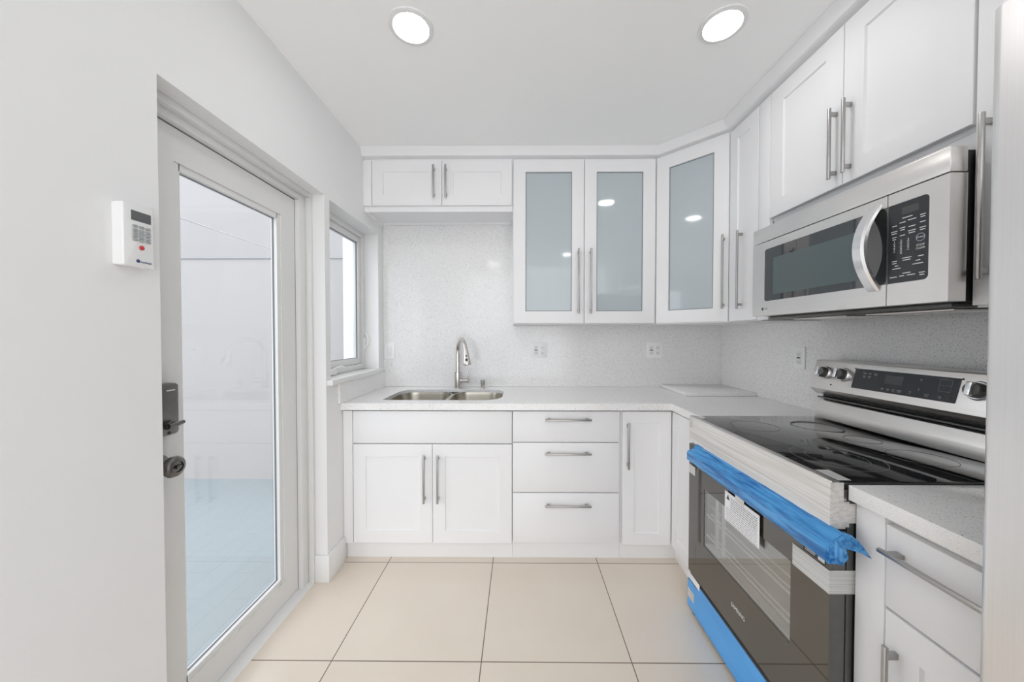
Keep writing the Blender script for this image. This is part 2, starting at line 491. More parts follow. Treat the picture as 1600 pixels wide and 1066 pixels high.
# skirting on the stub of wall between door and cabinets, returned into the door opening
bb = MB()
bb.box(XL - 0.062, XL + 0.014, DY1 - 0.012, DY1, 0, 0.142, 0.002)
bb.box(XL, XL + 0.014, DY1, 1.962, 0, 0.142, 0.002)
struct(bb.build('baseboard_left', 'trim'))

# ---- door in the left wall
dr = thing('door_1', 'white framed glass door in the left wall with dark keypad lock', None, (XL - 0.11, DY0, 0.0), kind='structure')
XD = -1.122                                # room side of the leaf
DT = 1.975                                 # leaf top
fr = MB()
for y0, y1 in ((DY1 - 0.068, DY1), (DY0, DY0 + 0.03)):
    fr.box(XD - 0.06, XD + 0.024, y0, y1, 0, DZ, 0.002)
fr.box(XD + 0.024, XD + 0.050, DY1 - 0.020, DY1, 0, DZ, 0.002)
fr.box(XD - 0.06, XD + 0.024, DY0 + 0.03, DY1 - 0.068, DT + 0.005, DZ, 0.002)
fr.box(XD + 0.024, XD + 0.050, DY0, DY1 - 0.020, DT + 0.030, DZ, 0.002)
fr.build('frame', 'vinyl', dr)
ws = MB()
ws.box(XD - 0.03, XD + 0.0005, DY0 + 0.031, DY1 - 0.0685, DT + 0.0005, DT + 0.0045)
ws.box(XD - 0.03, XD + 0.0005, DY1 - 0.0705, DY1 - 0.0685, 0.014, DT + 0.0005)
ws.build('gap_shade', 'gasket', dr)  # dark strips draw the shade in the gap round the leaf
th = MB().prism([(XD - 0.06, 0.0), (XD - 0.06, 0.012), (XD + 0.02, 0.012), (XL - 0.072, 0.007), (XL - 0.062, 0.0005), (XL - 0.062, 0.0)], 'y', DY0 + 0.001, DY1 - 0.013)
th.build('threshold', 'vinyl', dr)
LY0, LY1, LZ0 = DY0 + 0.033, DY1 - 0.071, 0.014
GY0, GY1, GZ0, GZ1 = 1.125, 1.630, 0.118, 1.868    # glass opening on the room face
leaf = MB()
for q in ((LY0, GY0, LZ0, DT), (GY1, LY1, LZ0, DT), (GY0, GY1, LZ0, GZ0), (GY0, GY1, GZ1, DT)):
    leaf.box(XD - 0.044, XD, q[0], q[1], q[2], q[3])
lf = leaf.build('leaf', 'vinyl', dr)
bd = MB()
for q in ((GY0, GY0 + 0.02, GZ0, GZ1), (GY1 - 0.02, GY1, GZ0, GZ1), (GY0, GY1, GZ0, GZ0 + 0.02), (GY0, GY1, GZ1 - 0.02, GZ1)):
    hz = q[1] - q[0] > 0.1
    bd.box(XD - 0.034, XD - 0.006, q[0] + (0.02 if hz else -0.003), q[1] - (0.02 if hz else -0.003), q[2] - 0.003, q[3] + 0.003)
bd.build('glazing_bead', 'vinyl', lf)
gk = MB(); i = 0.0202
for q in ((GY1 - i - 0.004, GY1 - i, GZ0 + i, GZ1 - i), (GY0 + i, GY1 - i, GZ0 + i, GZ0 + i + 0.004), (GY0 + i, GY1 - i, GZ1 - i - 0.004, GZ1 - i)):
    gk.box(XD - 0.028, XD - 0.020, q[0], q[1], q[2], q[3])
gk.build('gasket', 'gasket', lf)
MB().box(XD - 0.030, XD - 0.024, GY0 + 0.004, GY1 - 0.004, GZ0 + 0.004, GZ1 - 0.004).build('glass_pane', 'glass', lf)
# keypad lock
kx, ky = XD, 1.061
lk = MB().loft([[(kx + h, *p) for p in rrect(ky - 0.038 + i, ky + 0.038 - i, 0.986 + i, 1.148 - i, (0.012, 0.006, 0.006, 0.012))] for h, i in ((0, 0), (0.022, 0.0), (0.030, 0.003), (0.033, 0.008))]).build('keypad_lock', 'pewter', dr)
tl = MB().cyl((kx + 0.032, ky - 0.002, 1.020), (kx + 0.045, ky - 0.002, 1.020), 0.014)
tl.tube([(kx + 0.047, ky - 0.014, 1.020), (kx + 0.050, ky + 0.006, 1.021), (kx + 0.051, ky + 0.030, 1.025)], 0.006, rr=[0.008, 0.0075, 0.006])
tl.build('thumb_turn', 'pewter', lk)
bm_ = MB(); put_bar(bm_, frame((kx + 0.0335, ky, 1.128), (0, 1, 0), (0, 0, 1)), 0.008, 0, 0.026, 0.0035); bm_.build('badge', 'print_white', lk)
MB().cyl((kx + 0.031, ky + 0.002, 0.996), (kx + 0.034, ky + 0.002, 0.996), 0.005).build('screw', 'dark', lk)
kb = MB().lathe([(0, 0.034), (0.006, 0.034), (0.011, 0.027), (0.014, 0.014), (0.030, 0.013), (0.036, 0.020), (0.043, 0.030), (0.053, 0.033), (0.062, 0.030), (0.067, 0.024), (0.068, 0.017), (0.064, 0.016), (0.064, 0.0)], (kx, 1.055, 0.893), (1, 0, 0)).build('door_knob', 'pewter', dr)
MB().box(kx + 0.064, kx + 0.073, 1.046, 1.064, 0.888, 0.898, 0.003).build('turn_button', 'pewter', kb)

# ---- window in the left wall
wn = thing('window_1', 'white casement window in the left wall beside the sink', None, (XL - 0.12, WY0, WZ0), kind='structure')
XW = XL - 0.098
f = MB(); a = 0.035
zs = WZ0 + 0.03
for q in ((WY0, WY0 + a, zs, WZ1), (WY1 - a, WY1, zs, WZ1), (WY0 + a, WY1 - a, zs, zs + a), (WY0 + a, WY1 - a, WZ1 - a, WZ1)):
    f.box(XW - 0.07, XW, *q[:2], *q[2:], 0.002)
f.build('frame', 'vinyl', wn)
sh = MB(); c = 0.040
s0, s1, t0, t1 = WY0 + a + 0.002, WY1 - a - 0.002, zs + a + 0.002, WZ1 - a - 0.002
for q in ((s0, s0 + c, t0, t1), (s1 - c, s1, t0, t1), (s0 + c, s1 - c, t0, t0 + c), (s0 + c, s1 - c, t1 - c, t1)):
    sh.box(XW - 0.05, XW - 0.012, *q[:2], *q[2:], 0.003)
sa = sh.build('sash', 'vinyl', wn)
MB().box(XW - 0.036, XW - 0.030, s0 + c - 0.004, s1 - c + 0.004, t0 + c - 0.004, t1 - c + 0.004).build('glass_pane', 'glass', sa)
g2 = MB()
for q in ((s1 - c - 0.004, s1 - c, t0 + c, t1 - c), (s0 + c, s1 - c, t0 + c, t0 + c + 0.003), (s0 + c, s1 - c, t1 - c - 0.003, t1 - c)):
    g2.box(XW - 0.028, XW - 0.020, *q)
g2.build('gasket', 'gasket', sa)
MB().box(XL - 0.13, XL + 0.030, WY0 - 0.036, WY1 + 0.03, WZ0, WZ0 + 0.028, 0.002).build('sill', 'sill', wn)
lv = MB().box(XW - 0.001, XW + 0.008, WY1 - 0.026, WY1 - 0.008, 1.20, 1.28, 0.002)
lv.tube([(XW + 0.010, WY1 - 0.017, 1.215), (XW + 0.026, WY1 - 0.017, 1.235), (XW + 0.030, WY1 - 0.017, 1.27), (XW + 0.022, WY1 - 0.017, 1.30), (XW + 0.008, WY1 - 0.017, 1.315)], 0.006)
lv.build('lock_lever', 'plastic2', wn)
ck = MB().box(XW - 0.001, XW + 0.026, WY0 + 0.125, WY0 + 0.205, zs + 0.001, zs + 0.030, 0.006)
ck.tube([(XW + 0.020, WY0 + 0.16, zs + 0.030), (XW + 0.035, WY0 + 0.175, zs + 0.042), (XW + 0.045, WY0 + 0.22, zs + 0.048), (XW + 0.045, WY0 + 0.25, zs + 0.040)], 0.006)
ck.build('crank_handle', 'plastic2', wn)

# ---- outside the door and window
struct(MB().box(-9, XL - 0.2, -6, 9, -0.20, -0.10).build('patio_floor', 'paver'))
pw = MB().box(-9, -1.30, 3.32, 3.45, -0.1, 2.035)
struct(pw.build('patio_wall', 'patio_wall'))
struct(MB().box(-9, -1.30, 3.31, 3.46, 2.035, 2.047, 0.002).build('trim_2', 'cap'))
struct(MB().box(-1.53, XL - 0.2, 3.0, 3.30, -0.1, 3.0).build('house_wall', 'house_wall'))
struct(MB().box(-12, 1.0, 6.6, 6.9, -0.1, 5.2).build('sky_cover_wall', 'sky_cover'))  # wall added to hide the sky, so the world can be set brighter
tag(MB().tube([(-3.0, -5.5, 2.36), (-3.0, 0, 2.33), (-3.0, 3.3, 2.34), (-3.0, 6.59, 2.36)], 0.006, 8).build('overhead_cable', 'cable'), 'thin grey cable crossing the sky above the patio wall', 'cable')

# ---- crown moulding along the wall cabinets
cw = []
path = [(XL, 2.240), (0.893, 2.240), (1.170, 1.963), (1.170, 0.30)]
prof = [(0.0, 2.447), (0.012, 2.452), (0.018, 2.470), (0.034, 2.490), (0.038, 2.499), (-0.20, 2.499), (-0.20, 2.447)]
for k, p in enumerate(path):
    d0 = (Vector(path[k]) - Vector(path[k - 1])).normalized() if k else None
    d1 = (Vector(path[k + 1]) - Vector(path[k])).normalized() if k + 1 < len(path) else None
    n0 = Vector((d0.y, -d0.x)) if d0 else None; n1 = Vector((d1.y, -d1.x)) if d1 else None
    if n0 and n1:
        m = (n0 + n1).normalized(); m = m / m.dot(n0)
    else: m = n0 or n1
    cw.append([(p[0] + m.x * o, p[1] + m.y * o, z) for o, z in prof])
struct(MB().loft(cw).build('trim_1', 'cabinet'))

# ---- recessed ceiling lights
def downlight(x, y, label):
    t = thing('ceiling_light', label, 'ceiling light', (x, y, ZC), group='round recessed ceiling lights')
    MB().lathe([(0.0, 0.086), (0.004, 0.085), (0.0065, 0.078), (0.0065, 0.068), (0.003, 0.066)], (x, y, ZC), (0, 0, -1), 48).build('trim_ring', 'plastic', t)
    MB().lathe([(0.0032, 0.0658), (0.0064, 0.0658), (0.0068, 0.062)], (x, y, ZC), (0, 0, -1), 48).build('diffuser', 'lamp', t)
downlight(-0.42, 1.362, 'left of the two lit round recessed ceiling lights')
downlight(0.786, 1.362, 'right of the two lit round recessed ceiling lights, nearest the wall cabinets')
downlight(-0.43, -0.66, 'lit round recessed ceiling light behind the viewer on the door side')
downlight(0.71, -0.64, 'lit round recessed ceiling light behind the viewer on the fridge side')

# ================================================================== BACKSPLASH AND WORKTOPS
tag(MB().box(XL + 0.001, XR - 0.002, YB - 0.014, YB - 0.0005, 0.917, 2.13).build('backsplash', 'splash'), 'tall speckled quartz backsplash slab behind the sink and faucet', 'backsplash')
tag(MB().box(XR - 0.014, XR - 0.0005, 0.55, YB - 0.015, 0.917, 1.86).build('backsplash', 'splash'), 'speckled quartz backsplash slab behind the range on the right wall', 'backsplash')
tag(MB().box(XL + 0.0005, XL + 0.012, 1.915, YB - 0.015, 0.917, WZ0 - 0.001).build('backsplash', 'splash'), 'low speckled quartz backsplash strip under the window sill', 'backsplash')

FX, FY = 0.856, 1.938
SX0, SX1, SY0, SY1, SM = -0.815, -0.105, 2.035, 2.440, -0.452
sink_hole = rrect(SX0, SX1, SY0, SY1, (0.12, 0.11, 0.11, 0.03), 10)
outer = [(XL + 0.001, FY), (FX, FY), (FX, 1.640), (XR - 0.001, 1.640), (XR - 0.001, YB - 0.001), (XL + 0.001, YB - 0.001)]
ct = MB().mesh(plate_with_holes(outer, [sink_hole], 0.896, 0.916))
ct.prism([(XL + 0.001, FY), (FX, FY), (FX, 1.640), (FX + 0.03, 1.640), (FX + 0.03, FY + 0.03), (XL + 0.001, FY + 0.03)], 'z', 0.878, 0.896)
tag(ct.build('worktop', 'quartz'), 'L-shaped speckled white quartz worktop holding the sink', 'worktop')
tag(MB().box(0.845, XR - 0.001, 0.548, 0.887, 0.878, 0.9165, 0.0015).build('worktop', 'quartz'), 'short speckled quartz worktop between the range and the fridge', 'worktop')
tag(MB().box(1.045, 1.494, 2.172, YB - 0.016, 0.917, 0.940, 0.0015).build('quartz_slab', 'quartz'), 'loose square quartz slab lying on the worktop in the corner', 'stone slab')

# ---- sink
sk = thing('kitchen_sink', 'double bowl stainless undermount sink below the window side worktop', 'sink', ((SX0 + SX1) / 2, (SY0 + SY1) / 2, 0.70))
def bowl(x0, x1, y0, y1, rs):
    rings = []
    for z, i in ((0.8955, -0.012), (0.8945, 0.0), (0.875, 0.003), (0.74, 0.012), (0.715, 0.022), (0.702, 0.045), (0.698, 0.10)):
        rings.append([(p[0], p[1], z) for p in rrect(x0 + i, x1 - i, y0 + i, y1 - i, tuple(max(0.01, q - i * 0.6) for q in rs), 8)])
    m = MB(); t = bmesh.new()
    vs = [[t.verts.new(p) for p in r] for r in rings]; n = len(rings[0])
    for A, B in zip(vs[:-1], vs[1:]):
        for i in range(n): t.faces.new((A[i], A[(i + 1) % n], B[(i + 1) % n], B[i]))
    t.faces.new(vs[-1])
    # give the sheet its thickness
    bmesh.ops.recalc_face_normals(t, faces=t.faces[:])
    bmesh.ops.solidify(t, geom=t.faces[:], thickness=0.0012)
    m._merge(t); return m
for x0, x1, rs in ((SX0 - 0.004, SM - 0.012, (0.10, 0.10, 0.11, 0.04)), (SM + 0.012, SX1 + 0.004, (0.12, 0.11, 0.09, 0.09))):
    b = bowl(x0, x1, SY0 - 0.004, SY1 + 0.004, rs).build('bowl', 'sink', sk)
    cx, cy = (x0 + x1) / 2, (SY0 + SY1) / 2 + 0.02
    MB().lathe([(0, 0.045), (0.003, 0.043), (0.002, 0.030), (0.0005, 0.0)], (cx, cy, 0.6995), (0, 0, 1)).build('drain', 'chrome', b)

# ---- faucet
fx, fy = -0.445, 2.500
fc = thing('kitchen_faucet', 'satin nickel gooseneck faucet with pull-down spray behind the sink', 'faucet', (fx, fy, 0.916))
MB().lathe([(0, 0.027), (0.004, 0.027), (0.006, 0.0235), (0.116, 0.0235), (0.118, 0.021)], (fx, fy, 0.9165), (0, 0, 1)).build('body', 'faucet', fc)
dx, dy = 0.098, -0.215
pts = [(fx, fy, 1.02), (fx, fy, 1.14)]
for k in range(0, 19):
    a = math.pi * k / 18
    q = (1 - math.cos(a)) / 2
    pts.append((fx + dx * q * 0.92, fy + dy * q * 0.92, 1.165 + 0.108 * math.sin(a)))
pts.append((fx + dx * 0.94, fy + dy * 0.94, 1.150))
MB().tube(pts, 0.0138, 16).build('spout', 'faucet', fc)
hx_, hy_ = fx + dx * 0.94, fy + dy * 0.94
spv = Vector((0.012, -0.02, -0.10)).normalized()
sp = MB().lathe([(-0.012, 0.0155), (0.0, 0.0165), (0.012, 0.0170), (0.035, 0.0195), (0.062, 0.0250), (0.078, 0.0268), (0.084, 0.025), (0.085, 0.0)], (hx_, hy_, 1.185), spv).build('spray_head', 'faucet', fc)
u = Vector((0.1, -1, 0.0)); u = (u - spv * u.dot(spv)).normalized()
for d, r, sz in ((0.026, 0.0192, 0.006), (0.052, 0.0242, 0.009)):
    c0 = Vector((hx_, hy_, 1.185)) + spv * d + u * (r - 0.004)
    m = MB().lathe([(0, sz), (0.005, sz), (0.0065, sz * 0.7)], c0, u, 18)
    m.build('button', 'dark', sp)
lvr = MB().cyl((fx + 0.02, fy, 0.972), (fx + 0.080, fy - 0.01, 0.972), 0.0165)
lvr.cyl((fx + 0.068, fy - 0.008, 0.985), (fx + 0.074, fy - 0.008, 1.048), 0.0048)
lvr.build('lever', 'faucet', fc)
sd = thing('soap_dispenser', 'short nickel soap dispenser beside the faucet', 'soap dispenser', (-0.264, 2.50, 0.916))
MB().lathe([(0, 0.022), (0.004, 0.022), (0.006, 0.0135), (0.030, 0.0135), (0.032, 0.010)], (-0.264, 2.50, 0.9165), (0, 0, 1)).build('collar', 'faucet', sd)
MB().lathe([(0.030, 0.010), (0.034, 0.0155), (0.056, 0.0155), (0.058, 0.013)], (-0.264, 2.50, 0.9165), (0, 0, 1)).build('pump_cap', 'nickel', sd)

# ================================================================== BASE CABINETS
ZB0, ZB1 = 0.10, 0.876
CF = 1.984                                  # carcass front of the back run
def carcass(root, w, depth, z0, z1, toe=None):
    MB().box(0.0, w, 0.0006, depth, z0, z1).build('carcass', 'carcass', root, True)
    if toe is not None: MB().box(0.0, w, toe, toe + 0.016, 0.0, z0 - 0.0005).build('toe_kick', 'cabinet', root, True)
BD = YB - CF - 0.001

c1 = thing('base_cabinet', 'white sink base cabinet with two shaker doors under the double bowl sink', 'cabinet', (XL + 0.002, CF, 0), group='white base cabinets')
wC = -0.0395 - (XL + 0.002)
m = MB()       # open-topped box so that the bowls hang inside it
m.box(0, 0.016, 0.0006, BD, ZB0, ZB1); m.box(wC - 0.016, wC, 0.0006, BD, ZB0, ZB1)
m.box(0.016, wC - 0.016, BD - 0.016, BD, ZB0, ZB1); m.box(0.016, wC - 0.016, 0.0006, BD - 0.016, ZB0, ZB0 + 0.016)
m.box(0.016, wC - 0.016, 0.0006, 0.018, ZB0 + 0.016, ZB1)
m.build('carcass', 'carcass', c1, True)
MB().box(0.0, wC, 0.018, 0.034, 0, ZB0 - 0.0005).build('toe_kick', 'cabinet', c1, True)
MB().box(0.0, 0.052, -0.02, 0, 0.103, 0.868, 0.001).build('filler_strip', 'cabinet', c1, True)
x0 = 0.056; x1 = wC - 0.002; xm = (x0 + x1) / 2
MB().box(x0, x1, -0.02, 0, 0.682, 0.866, 0.0015).build('false_front', 'cabinet', c1, True)
door(c1, x0, xm - 0.0015, 0.104, 0.675, xm - 0.044, 0.482, 0.275)
door(c1, xm + 0.0015, x1, 0.104, 0.675, xm + 0.034, 0.482, 0.275)

c2 = thing('base_cabinet', 'white base cabinet with three slab drawers', 'cabinet', (-0.0385, CF, 0), group='white base cabinets')
wC = 0.621
carcass(c2, wC, BD, ZB0, ZB1, 0.018)
for z0, z1, hz in ((0.691, 0.866, 0.822), (0.402, 0.685, 0.629), (0.111, 0.396, 0.331)):
    drawer(c2, 0.003, wC - 0.012, z0, z1, 0.316, hz, 0.262)

c3 = thing('base_cabinet', 'white corner base cabinet with a narrow shaker door, between the drawers and the range', 'cabinet', (0.584, CF, 0), group='white base cabinets')
MB().prism([(0.0, 0.0006), (0.306, 0.0006), (0.306, -0.338), (0.924, -0.338), (0.924, BD), (0.0, BD)], 'z', ZB0, ZB1).build('carcass', 'carcass', c3, True)
MB().prism([(0.0, 0.018), (0.324, 0.018), (0.324, -0.338), (0.340, -0.338), (0.340, 0.034), (0.0, 0.034)], 'z', 0, ZB0 - 0.0005).build('toe_kick', 'cabinet', c3, True)
door(c3, 0.006, 0.283, 0.098, 0.866, 0.034, 0.675, 0.265, stile=0.068)
d2 = shaker(0.0, 0.292, 0.098, 0.866, stile=0.068)
d2.build('door', 'cabinet', c3, True, Matrix.Translation((0.306 - 0.0006, -0.024, 0)) @ Matrix.Rotation(R(-90), 4, 'Z'))

c4 = thing('base_cabinet', 'white base cabinet with one drawer and door between range and fridge', 'cabinet', (0.885, 0.886, 0), R(-90), group='white base cabinets')
wC = 0.886 - 0.548
carcass(c4, wC, XR - 0.885 - 0.002, ZB0, ZB1, 0.06)
MB().box(0, 0.070, -0.02, 0, 0.103, 0.872, 0.001).build('filler_strip', 'cabinet', c4, True)
drawer(c4, 0.073, wC - 0.004, 0.662, 0.856, 0.206, 0.800, 0.25)
door(c4, 0.073, wC - 0.004, 0.104, 0.655, 0.099, 0.455, 0.265)

# ================================================================== WALL CABINETS
UF = 2.262                                  # carcass front; door face at 2.242
UD = YB - UF - 0.015
u1 = thing('wall_cabinet', 'short white wall cabinet with two doors above the sink', 'cabinet', (XL + 0.001, UF, 2.105), group='white wall cabinets')
wC = -0.0425 - (XL + 0.001); zb = -2.105
m = MB()
m.box(0, wC, 0.0006, UD, 2.128 + zb, 2.446 + zb)
m.box(0, wC, 0.0006, 0.02, 2.105 + zb, 2.128 + zb); m.box(0, wC, UD - 0.018, UD, 2.112 + zb, 2.128 + zb)
m.box(0, 0.018, 0.02, UD - 0.018, 2.105 + zb, 2.128 + zb); m.box(wC - 0.018, wC, 0.02, UD - 0.018, 2.105 + zb, 2.128 + zb)
m.build('carcass', 'cabinet', u1, True)
MB().box(0.0, 0.054, -0.02, 0, 2.138 + zb, 2.428 + zb, 0.001).build('filler_strip', 'cabinet', u1, True)
x0, x1 = 0.058, wC - 0.004; xm = (x0 + x1) / 2
door(u1, x0, xm - 0.0015, 2.140 + zb, 2.428 + zb, xm - 0.050, 2.285 + zb, 0.208)
door(u1, xm + 0.0015, x1, 2.140 + zb, 2.428 + zb, xm + 0.028, 2.285 + zb, 0.208)

u2 = thing('wall_cabinet', 'tall white wall cabinet with two frosted glass doors', 'cabinet', (-0.0415, UF, 1.372), group='white wall cabinets')
wC = 0.935; zb = -1.372
carcass(u2, wC, UD, 0, 2.446 + zb)
for a, b, hx in ((0.006, 0.460, 0.424), (0.464, 0.918, 0.502)):
    door(u2, a, b, 1.378 + zb, 2.430 + zb, hx, 1.648 + zb, 0.415, True, 0.078)

# diagonal corner unit
u3 = thing('wall_cabinet', 'diagonal corner wall cabinet with one frosted glass door', 'cabinet', (0.894, 2.262, 1.372), R(-45), group='white wall cabinets')
DL = math.hypot(1.192 - 0.894, 2.262 - 1.964)
M3 = Matrix.Rotation(R(45), 4, 'Z') @ Matrix.Translation((-0.894, -2.262, -1.372))
MB().prism([(0.8950, 2.2626), (1.1920, 1.9656), (1.494, 1.9656), (1.494, 2.565), (0.8950, 2.565)], 'z', 1.372, 2.446).build('carcass', 'cabinet', u3, True, M3)
door(u3, 0.006, DL - 0.006, 0.006, 1.058, DL - 0.030, 0.285, 0.415, True, 0.078)

UX = 1.200                                  # carcass front on the right run; door face at 1.18
u4 = thing('wall_cabinet', 'narrow white wall cabinet between the corner unit and the microwave', 'cabinet', (UX, 1.963, 1.372), R(-90), group='white wall cabinets')
wC = 1.963 - 1.724; XD_ = XR - UX - 0.015
carcass(u4, wC, XD_, 0, 2.446 + zb)
door(u4, 0.004, wC - 0.004, 1.378 + zb, 2.430 + zb, 0.118 , 1.648 + zb, 0.415, stile=0.068)

zb = -1.835
u5 = thing('wall_cabinet', 'white wall cabinet with two doors above the microwave', 'cabinet', (UX, 1.722, 1.835), R(-90), group='white wall cabinets')
wC = 1.722 - 0.9165
carcass(u5, wC, XD_, 0, 2.446 + zb)
MB().box(0.077, wC, 0.0006, 0.30, 1.7865 + zb, 1.8345 + zb, 0.001).build('bottom_rail', 'cabinet', u5, True)
MB().box(0, 0.074, -0.02, 0, -0.46, 2.430 + zb, 0.001).build('filler_strip', 'cabinet', u5, True)
door(u5, 0.077, 0.4385, 1.850 + zb, 2.430 + zb, 0.414, 2.012 + zb, 0.262, stile=0.074)
door(u5, 0.4415, wC - 0.003, 1.850 + zb, 2.430 + zb, 0.470, 2.012 + zb, 0.262, stile=0.074)

zb = -1.372
u6 = thing('wall_cabinet', 'tall white wall cabinet between the microwave and the fridge', 'cabinet', (UX, 0.9155, 1.372), R(-90), group='white wall cabinets')
wC = 0.9155 - 0.548
carcass(u6, wC, XD_, 0, 2.446 + zb)
door(u6, 0.004, wC - 0.004, 1.378 + zb, 2.430 + zb, 0.036, 1.648 + zb, 0.415)

# ================================================================== MICROWAVE
MX, MY0, MY1, MZ0, MZ1 = 1.100, 0.897, 1.640, 1.388, 1.784
mw = thing('microwave', 'stainless over-the-range microwave with curved silver handle', 'microwave', (1.3, (MY0 + MY1) / 2, MZ0))
MB().box(1.146, 1.494, MY0 + 0.02, MY1 - 0.004, MZ0, MZ1, 0.002).build('body', 'dark', mw)
# underside with grease filters and hood lip
un = MB().box(1.16, 1.46, MY0 + 0.04, MY1 - 0.03, MZ0 - 0.012, MZ0 - 0.0005, 0.002)
un.build('underside', 'dark_grey', mw)
fl = MB()
for y0, y1 in ((0.98, 1.23), (1.30, 1.55)): fl.box(1.22, 1.40, y0, y1, MZ0 - 0.018, MZ0 - 0.0122, 0.003)
fl.build('grease_filter', 'steel', mw)
MB().box(MX, 1.1455, MY0, MY1, 1.7185, MZ1, 0.003).build('vent_grille', 'steel', mw)
# door: frame round the window
yS = 1.046                                  # split between door and control panel
WIN = (1.060, 1.563, 1.452, 1.682)
pd = plate_with_holes([(yS + 0.001, MZ0), (MY1, MZ0), (MY1, 1.7155), (yS + 0.001, 1.7155)], [rrect(yS + 0.0015, WIN[1], WIN[2], WIN[3], (0.012, 0.012, 0.0001, 0.0001))], 0, 0.045)
md = MB().mesh(pd, Matrix(((0, 0, 1, MX), (1, 0, 0, 0), (0, 1, 0, 0), (0, 0, 0, 1)))).build('door', 'steel', mw)
MB().box(MX + 0.001, MX + 0.02, yS + 0.0018, WIN[1] + 0.002, WIN[2] - 0.002, WIN[3] + 0.002).build('window', 'black_glass', md)
MB().box(MX + 0.0004, MX + 0.0012, 1.131, 1.511, 1.478, 1.636).build('screen', 'grid', md)
hd = []
for k in range(25):
    s_ = -1 + 2 * k / 24
    z = 1.567 + s_ * 0.132
    bow = 0.052 * (1 - s_ * s_)
    xx = MX - 0.004 - bow; w_ = 0.021
    hd.append([(xx + 0.004, 1.083 - w_ + 0.002, z), (xx + 0.012, 1.083 - w_, z), (xx + 0.012, 1.083 + w_, z), (xx + 0.004, 1.083 + w_ - 0.002, z), (xx - 0.001, 1.083 + w_ - 0.008, z), (xx - 0.001, 1.083 - w_ + 0.008, z)])
hm = MB().loft(hd); hm.build('handle', 'chrome', md)
# control side
pc = plate_with_holes([(MY0, MZ0), (yS - 0.001, MZ0), (yS - 0.001, 1.7155), (MY0, 1.7155)], [rrect(0.941, yS - 0.0015, WIN[2], WIN[3], (0.0001, 0.0001, 0.012, 0.012))], 0, 0.045)
cp = MB().mesh(pc, Matrix(((0, 0, 1, MX), (1, 0, 0, 0), (0, 1, 0, 0), (0, 0, 0, 1)))).build('control_fascia', 'steel', mw)
kp = MB().box(MX + 0.001, MX + 0.02, 0.939, yS - 0.0018, WIN[2] - 0.002, WIN[3] + 0.002).build('keypad', 'panel', mw)
MB().box(MX + 0.0004, MX + 0.0012, 0.966, 1.008, 1.646, 1.666).build('display', 'lcd', kp)
FM = lambda y, z: frame((MX + 0.0008, y, z), (0, -1, 0), (0, 0, 1))
pr = MB()
# panel: u to the right from its left edge (0..0.105), v down from its top
def mk(u_, v_, w_, n=1):
    for q in range(n): put_bar(pr, FM(1.046, 1.682), u_, -(v_ + q * 0.0062), w_ * (0.92 - 0.16 * q), 0.0023)
for u_, v_, w_, n in ((0.052, 0.046, 0.028, 1), (0.090, 0.051, 0.014, 2), (0.040, 0.058, 0.016, 1), (0.064, 0.056, 0.022, 1), (0.019, 0.063, 0.013, 1),
                      (0.090, 0.071, 0.014, 1), (0.040, 0.073, 0.015, 2), (0.064, 0.075, 0.019, 1), (0.018, 0.079, 0.018, 2), (0.064, 0.087, 0.020, 2), (0.090, 0.086, 0.016, 2),
                      (0.019, 0.096, 0.012, 2), (0.040, 0.095, 0.014, 1), (0.052, 0.161, 0.026, 2), (0.087, 0.163, 0.014, 1), (0.020, 0.166, 0.015, 2), (0.080, 0.174, 0.012, 1),
                      (0.080, 0.183, 0.028, 1), (0.026, 0.180, 0.010, 1), (0.026, 0.188, 0.024, 1), (0.052, 0.204, 0.022, 1), (0.018, 0.212, 0.020, 1), (0.040, 0.211, 0.013, 1),
                      (0.064, 0.211, 0.022, 1), (0.090, 0.209, 0.015, 2)):
    mk(u_, v_, w_, n)
for j, row in enumerate(('123', '456', '789', ' 0 ')):
    for i_, ch in enumerate(row):
        if ch == ' ': continue
        put_text(pr, ch, FM(1.046 - (0.019 + 0.018 * i_), 1.682 - (0.110 + 0.0115 * j)), 0.0095)
        if j < 3: put_bar(pr, FM(1.046, 1.682), 0.019 + 0.018 * i_, -(0.1155 + 0.0115 * j), 0.006, 0.0012)
put_text(pr, 'STOP', FM(1.046 - 0.085, 1.682 - 0.1335), 0.0085); put_text(pr, 'CLEAR', FM(1.046 - 0.085, 1.682 - 0.142), 0.0075)
put_text(pr, 'START', FM(1.046 - 0.085, 1.682 - 0.112), 0.0062)
pr.build('print', 'print_white', kp)
rg = MB(); n = 28
for a0 in range(n):
    aa, ab = 2 * math.pi * a0 / n, 2 * math.pi * (a0 + 1) / n
    P = lambda a, r: (MX + 0.0004, 0.961 + r * math.cos(a), 1.570 + r * math.sin(a))
    rg.loft([[P(aa, 0.0095), P(aa, 0.0110), (MX + 0.0012,) + P(aa, 0.011)[1:], (MX + 0.0012,) + P(aa, 0.0095)[1:]],
             [P(ab, 0.0095), P(ab, 0.0110), (MX + 0.0012,) + P(ab, 0.011)[1:], (MX + 0.0012,) + P(ab, 0.0095)[1:]]])
rg.build('start_ring', 'print_ring', kp)
lg = MB().cyl((MX + 0.001, 1.572, 1.418), (MX - 0.0005, 1.572, 1.418), 0.0065)
put_text(lg, 'LG', frame((MX - 0.0003, 1.551, 1.418), (0, -1, 0), (0, 0, 1)), 0.012)
lg.build('logo', 'print_black', md)

